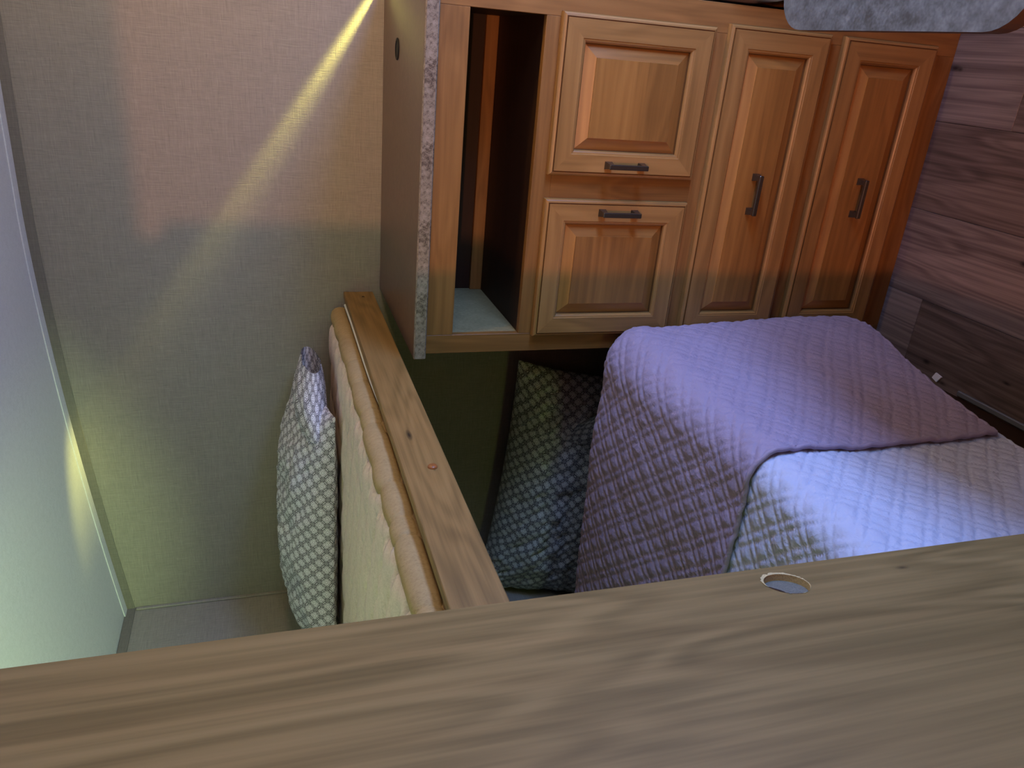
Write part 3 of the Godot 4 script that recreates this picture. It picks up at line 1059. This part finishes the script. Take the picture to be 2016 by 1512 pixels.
func pillows() -> void:
	var p := thing("pillow", "grey and white medallion-print pillow lying on the upper bunk mattress", "pillow", Vector3.ZERO)
	put("stuffed_case", pillow_mesh(Vector3(0.43, 1.506, 0.232), Vector3(0.41, -0.006, -0.02), Vector3(0.0, 0.03, -0.212), Vector3(0.0, 0.99, 0.14).normalized(), 0.105, 0.036, 201, 0.010, 0.0), M.print, p)
	put("case_opening", sleeve(Vector3(0.755, 1.518, 0.245), Vector3(1, 0.02, -0.10).normalized(), Vector3(0, 0.05, -1).normalized(), Vector3(0, 1, 0.05).normalized(),
		[[0.0, 0.15, 0.036, 0.0, 0.0], [0.03, 0.15, 0.040, 0.0, 0.0], [0.06, 0.140, 0.041, 0.01, 0.0], [0.09, 0.125, 0.037, 0.02, -0.003], [0.12, 0.11, 0.031, 0.035, -0.006], [0.145, 0.10, 0.024, 0.045, -0.010]], 5), M.print, p, "loose open end of the pillowcase")
	p = thing("pillow", "medallion-print pillow standing against the shaded wall of the lower bunk", "pillow", Vector3.ZERO)
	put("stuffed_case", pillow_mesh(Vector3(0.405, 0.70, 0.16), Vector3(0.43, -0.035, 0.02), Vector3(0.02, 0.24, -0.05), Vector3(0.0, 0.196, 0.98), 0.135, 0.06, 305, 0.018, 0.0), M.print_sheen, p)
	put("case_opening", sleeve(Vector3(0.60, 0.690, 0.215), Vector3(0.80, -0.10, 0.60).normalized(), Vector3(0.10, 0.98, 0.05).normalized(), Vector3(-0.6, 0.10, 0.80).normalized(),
		[[0.0, 0.11, 0.045, 0.0, 0.0], [0.04, 0.10, 0.045, -0.005, 0.0], [0.08, 0.09, 0.042, -0.010, 0.0], [0.12, 0.078, 0.036, -0.016, 0.0], [0.16, 0.066, 0.030, -0.020, 0.0], [0.19, 0.060, 0.028, -0.022, 0.0]], 8), M.print_sheen, p, "loose open end of the pillowcase")

# ---------------------------------------------------------------- the lower bunk
# the quilts follow the mattress: s is the way across (0 at the left wall), z along the bed
func edge_x(z: float) -> float:
	return lerpf(1.100, 1.040, smoothstep(0.55, 1.15, z)) - 0.02 * smoothstep(1.15, 1.8, z)

func round_r(z: float) -> float:
	return lerpf(0.085, 0.048, smoothstep(0.6, 1.1, z))

func top_y(z: float) -> float:
	return lerpf(0.822, 0.752, smoothstep(0.6, 1.1, z))

func quilt_point(s: float, z: float, z_end: float, lift: float, hem: float, out: Array) -> void:
	# s in metres measured along the cloth from x = 0.06; out = [point, normal]
	var r0 := round_r(z)
	var r := r0 + lift
	var ex := edge_x(z)
	var ty := top_y(z) + lift
	var flat_ := ex - r0 - 0.06
	var p: Vector3
	var n: Vector3
	if s < flat_:
		p = Vector3(0.06 + s, ty - 0.02 * smoothstep(0.5, 0.0, s), z)
		n = Vector3.UP
	elif s < flat_ + r * PI / 2.0:
		var a := (s - flat_) / r
		p = Vector3(ex - r0 + sin(a) * r, ty - r + cos(a) * r, z)
		n = Vector3(sin(a), cos(a), 0)
	else:
		var d := s - flat_ - r * PI / 2.0
		p = Vector3(ex + lift + d * 0.03 * (1.0 - smoothstep(0.6, 1.2, z)), ty - r - d, z)
		n = Vector3(1, 0.02, 0)
	out[0] = p
	out[1] = n

func quilt(called: String, za: float, zb: float, lift: float, hem_y: Callable, tuck: float, m: Material, label: String, sd: int) -> void:
	var q := thing(called, label, "quilt", Vector3.ZERO)
	var no := fbm(401, 1.6, 3)
	var n2 := fbm(sd + 2, 14.0, 3)
	var step := 0.0048
	var zlen := zb - za + tuck
	var nz := int(zlen / step)
	var ns := 340
	var G := []
	var NN := []
	var UV := []
	var out := [Vector3.ZERO, Vector3.UP]
	for j in nz + 1:
		var rr := PackedVector3Array()
		var nn := PackedVector3Array()
		var uu := PackedVector2Array()
		var l := zlen * j / nz - tuck          # along the cloth from the turned end
		for i in ns + 1:
			var z := za + maxf(l, 0.0)
			# how long the cloth is at this z
			var ex := edge_x(z)
			var ty := top_y(z) + lift
			var r := round_r(z) + lift
			var len_ := ex - round_r(z) - 0.06 + r * PI / 2.0 + (ty - r - float(hem_y.call(z)))
			var s := 0.02 + (len_ - 0.02) * i / ns
			var zz := z - 0.545
			quilt_point(s, z, zb, lift, 0.0, out)
			var p: Vector3 = out[0]
			var n: Vector3 = out[1]
			# turned down at the far end of the mattress
			if tuck > 0.0 and l < 0.045:
				var R := 0.055
				var a := clampf((0.045 - l) / R, 0.0, PI / 2.0)
				var down := maxf(0.0, (0.045 - l) - R * PI / 2.0)
				var top := clampf((p.y - (ty - 0.16)) / 0.16, 0.0, 1.0)
				top = top * top * (3 - 2 * top)
				p.z = za + 0.045 - R * sin(a)
				p.y -= (R * (1.0 - cos(a)) + down) * top
				p.x -= minf(R * (1.0 - cos(a)) + down, 0.07) * (1.0 - top)
				n = (n * cos(a) + Vector3.FORWARD * sin(a)).normalized()
			# stitched squares, a wide one and a narrow one in turn, set on the slant
			var u := (s + l) * 0.7071
			var v := (s - l) * 0.7071
			var puff := 1.0
			for w: float in [u, v]:
				var per := 0.052
				var t := fposmod(w + 0.004 * no.get_noise_2d(s * 3.0, l * 3.0), per)
				var d := minf(absf(t), minf(absf(t - 0.034), absf(t - per)))
				var wide := 0.017 if t < 0.034 else 0.009
				puff = minf(puff, pow(clampf(d / wide, 0.0, 1.0), 0.36) * (1.0 if t < 0.034 else 0.8))
			var wave := 0.010 * no.get_noise_2d(s * 1.6, (zz + minf(l, 0.0)) * 1.6 + 7.0) * smoothstep(0.2, 0.9, s)
			p += n * (puff * 0.0062 + wave + 0.0018 * n2.get_noise_2d(s * 6.0, l * 6.0) * puff)
			rr.append(p)
			nn.append(n)
			uu.append(Vector2(s, l))
		G.append(rr)
		NN.append(nn)
		UV.append(uu)
	var st := mb()
	sheet(st, G, UV, false)
	# the lining and the rim, so that the quilt has its thickness
	var B := []
	var BU := []
	var skip := 3
	for j in range(0, nz + 1):
		if j % skip != 0 and j != nz: continue
		var rr := PackedVector3Array()
		var uu := PackedVector2Array()
		for i in range(0, ns + 1):
			if i % skip != 0 and i != ns: continue
			rr.append(G[j][i] - NN[j][i] * 0.009)
			uu.append(UV[j][i])
		B.append(rr)
		BU.append(uu)
	sheet(st, B, BU, true)
	put("stitched_face", done(st), m, q)
	# bound edges: hem and both ends
	st = mb()
	for run in 3:
		var path := []
		var rad := []
		var cnt := nz if run == 0 else ns
		for k in range(0, cnt + 1, 2):
			var j := k if run == 0 else (nz if run == 1 else 0)
			var i := ns if run == 0 else k
			path.append(G[j][i] - NN[j][i] * 0.0048)
			rad.append(0.0058)
		tube(st, path, rad, 8)
	put("bound_hem", done(st), m, q)

func lower_bunk() -> void:
	var st := mb()
	bx(st, Vector3(0.002, 0.0, 0.002), Vector3(1.012, 0.42, 2.198), 0.002, Vector3.BACK)
	var base := put("bed_platform", done(st), M.dark_board)
	tag(base, "dark boxed platform of the lower bunk under the quilts", "bed platform")
	quilt("quilt", 0.558, 1.105, 0.020, func(z): return lerpf(0.145, 0.185, smoothstep(0.58, 1.0, z)) + 0.05 * smoothstep(0.64, 0.562, z), 0.30, M.quilt, "mauve-grey stitched quilt over the far half of the lower bunk", 401)
	quilt("quilt", 1.03, 2.10, 0.006, func(z): return 0.165, 0.0, M.quilt2, "blue-grey stitched quilt tucked under the mauve one, nearer the door", 402)
	st = mb()
	var pts := [Vector3(1.028, 0.001, 0.755), Vector3(1.044, 0.001, 0.762), Vector3(1.040, 0.001, 0.782), Vector3(1.022, 0.001, 0.772)]
	var up := []
	for p: Vector3 in pts: up.append(p + Vector3(0, 0.004, 0))
	face(st, up, Vector3.UP)
	for k in 4: face(st, [pts[k], pts[(k + 1) % 4], up[(k + 1) % 4], up[k]], pts[k] + pts[(k + 1) % 4] - pts[0] - pts[2])
	tag(put("paper_scrap", done(st), M.white), "tiny white scrap on the floor at the quilt hem", "scrap")

# ---------------------------------------------------------------- the dinette on the right
func dinette() -> void:
	var t := thing("dinette_table", "grey stone-look tabletop with rounded corners at the right edge", "table", Vector3.ZERO)
	var st := mb()
	var ring := []
	var x0 := 1.777
	var x1 := 2.45
	var z0 := 0.885
	var z1 := 1.385
	var r := 0.062
	for c in [[x1 - r, z1 - r, 0.0], [x0 + r, z1 - r, PI / 2], [x0 + r, z0 + r, PI], [x1 - r, z0 + r, PI * 1.5]]:
		for k in 9:
			var a: float = c[2] + PI / 2 * k / 8
			ring.append(Vector3(c[0] + cos(a) * r, 0.75, c[1] + sin(a) * r))
	face(st, ring, Vector3.UP, Vector3.BACK)
	put("top_sheet", done(st), M.concrete, t)
	st = mb()
	var n := ring.size()
	var low := []
	for k in n:
		var a: Vector3 = ring[k]
		var b: Vector3 = ring[(k + 1) % n]
		face(st, [a, b, b + Vector3(0, -0.028, 0), a + Vector3(0, -0.028, 0)], Vector3((a + b).x / 2 - 2.1, 0, (a + b).z / 2 - 1.135))
		low.append(a + Vector3(0, -0.028, 0))
	face(st, low, Vector3.DOWN)
	put("edge_band", done(st), M.edge_brown, t, "brown edge band")
	st = mb()
	tube(st, [Vector3(2.2, 0.0, 1.135), Vector3(2.2, 0.02, 1.135), Vector3(2.2, 0.025, 1.135), Vector3(2.2, 0.721, 1.135)], [0.11, 0.11, 0.035, 0.035], 20)
	put("pedestal", done(st), M.metal, t)
	var b := thing("bench_seat", "white cushioned bench seat beyond the dresser's right end", "bench", Vector3.ZERO)
	st = mb()
	bx(st, Vector3(1.845, 0.0, 0.02), Vector3(2.58, 0.484, 0.54), 0.004)
	put("box_base", done(st), M.frame_wood, b)
	st = mb()
	soft_box(st, Vector3(1.852, 0.486, 0.02), Vector3(2.58, 0.665, 0.56), 0.035, 0.008)
	put("cushion", done(st), M.white, b)
	var p := thing("throw_pillow", "dark throw pillow with white pattern on the bench", "pillow", Vector3.ZERO)
	put("stuffed_case", pillow_mesh(Vector3(2.035, 0.845, 0.43), Vector3(0.19, 0, 0.01), Vector3(0, 0.17, -0.05), Vector3(0, 0.28, 0.96), 0.07, 0.06, 77, 0.01, 0.0), M.patterned, p)

func lamps() -> void:
	# unseen lamp beyond the counter, placed to send the streak up the papered wall
	var l := thing("unseen_streak_lamp", "unseen small wall lamp beyond the countertop, placed to make the wall streak", "lamp", Vector3(2.02, 1.20, 0.0))
	var st := mb()
	bx(st, Vector3(-0.02, -0.03, 0.0), Vector3(0.02, 0.03, 0.008), 0.002)
	put("back_plate", done(st), M.black, l)
	st = mb()
	var ax := Vector3(-0.90, 0.43, 0.0).normalized()
	tube(st, [Vector3(0.0, 0.0, 0.030), Vector3(0.0, 0.0, 0.030) + ax * 0.03, Vector3(0.0, 0.0, 0.030) + ax * 0.05], [0.010, 0.011, 0.012], 16)
	put("head", done(st), M.black, l)
	st = mb()
	disc(st, Vector3(0.0, 0.0, 0.030) + ax * 0.0502, ax, 0.009, 20)
	put("lens", done(st), M.lamp_glow, l)
	var at := Vector3(2.02, 1.20, 0.030) + ax * 0.054
	spot("unseen_streak_lamp_light", at, Vector3(0.50, 1.95, -0.022), Color(1.0, 0.97, 0.50), 7.5, 10.0, 0.6, 0.014)
	# unseen small lamp in the upper bunk, placed to light the ceiling greenish
	l = thing("unseen_bunk_lamp", "unseen small lamp at the near end of the upper bunk, placed to light the ceiling", "lamp", Vector3(0.55, 1.62, 2.20))
	st = mb()
	bx(st, Vector3(-0.03, -0.03, -0.015), Vector3(0.03, 0.03, 0.0), 0.003)
	put("back_plate", done(st), M.white, l)
	st = mb()
	ax = Vector3(-0.06, 0.46, -1.0).normalized()
	tube(st, [Vector3(0, 0, -0.012), Vector3(0, 0, -0.012) + ax * 0.03, Vector3(0, 0, -0.012) + ax * 0.06], [0.016, 0.026, 0.03], 16)
	put("head", done(st), M.white, l)
	st = mb()
	disc(st, Vector3(0, 0, -0.012) + ax * 0.0602, ax, 0.025, 20)
	put("lens", done(st), M.lamp_glow, l)
	spot("unseen_bunk_lamp_light", Vector3(0.55, 1.62, 2.188) + ax * 0.066, Vector3(0.34, 2.40, 0.95), Color(0.86, 1.0, 0.70), 3.0, 29.0, 0.6, 0.02)
	# unseen warm lamp on the right wall, placed to light the dresser front
	var s := thing("unseen_wall_lamp", "unseen warm lamp on the right wall, placed to light the dresser front", "lamp", Vector3(2.60, 1.72, 0.72))
	s.rotation.y = -PI / 2
	st = mb()
	bx(st, Vector3(-0.03, -0.05, 0.0), Vector3(0.03, 0.05, 0.015), 0.003)
	put("back_plate", done(st), M.black, s)
	st = mb()
	tube(st, [Vector3(0, -0.05, 0.09), Vector3(0, -0.045, 0.09), Vector3(0, 0.05, 0.09), Vector3(0, 0.055, 0.09)], [0.02, 0.045, 0.05, 0.03], 20)
	put("shade", done(st), M.lamp_glow, s)
	omni("unseen_wall_lamp_light", Vector3(2.51, 1.72, 0.72), Color(1.0, 0.82, 0.58), 0.48, 0.04)

func _ready() -> void:
	rng.seed = 11
	set_stage()
	materials()
	room()
	door()
	dresser()
	lower_bunk()
	upper_bunk()
	pillows()
	dinette()
	lamps()
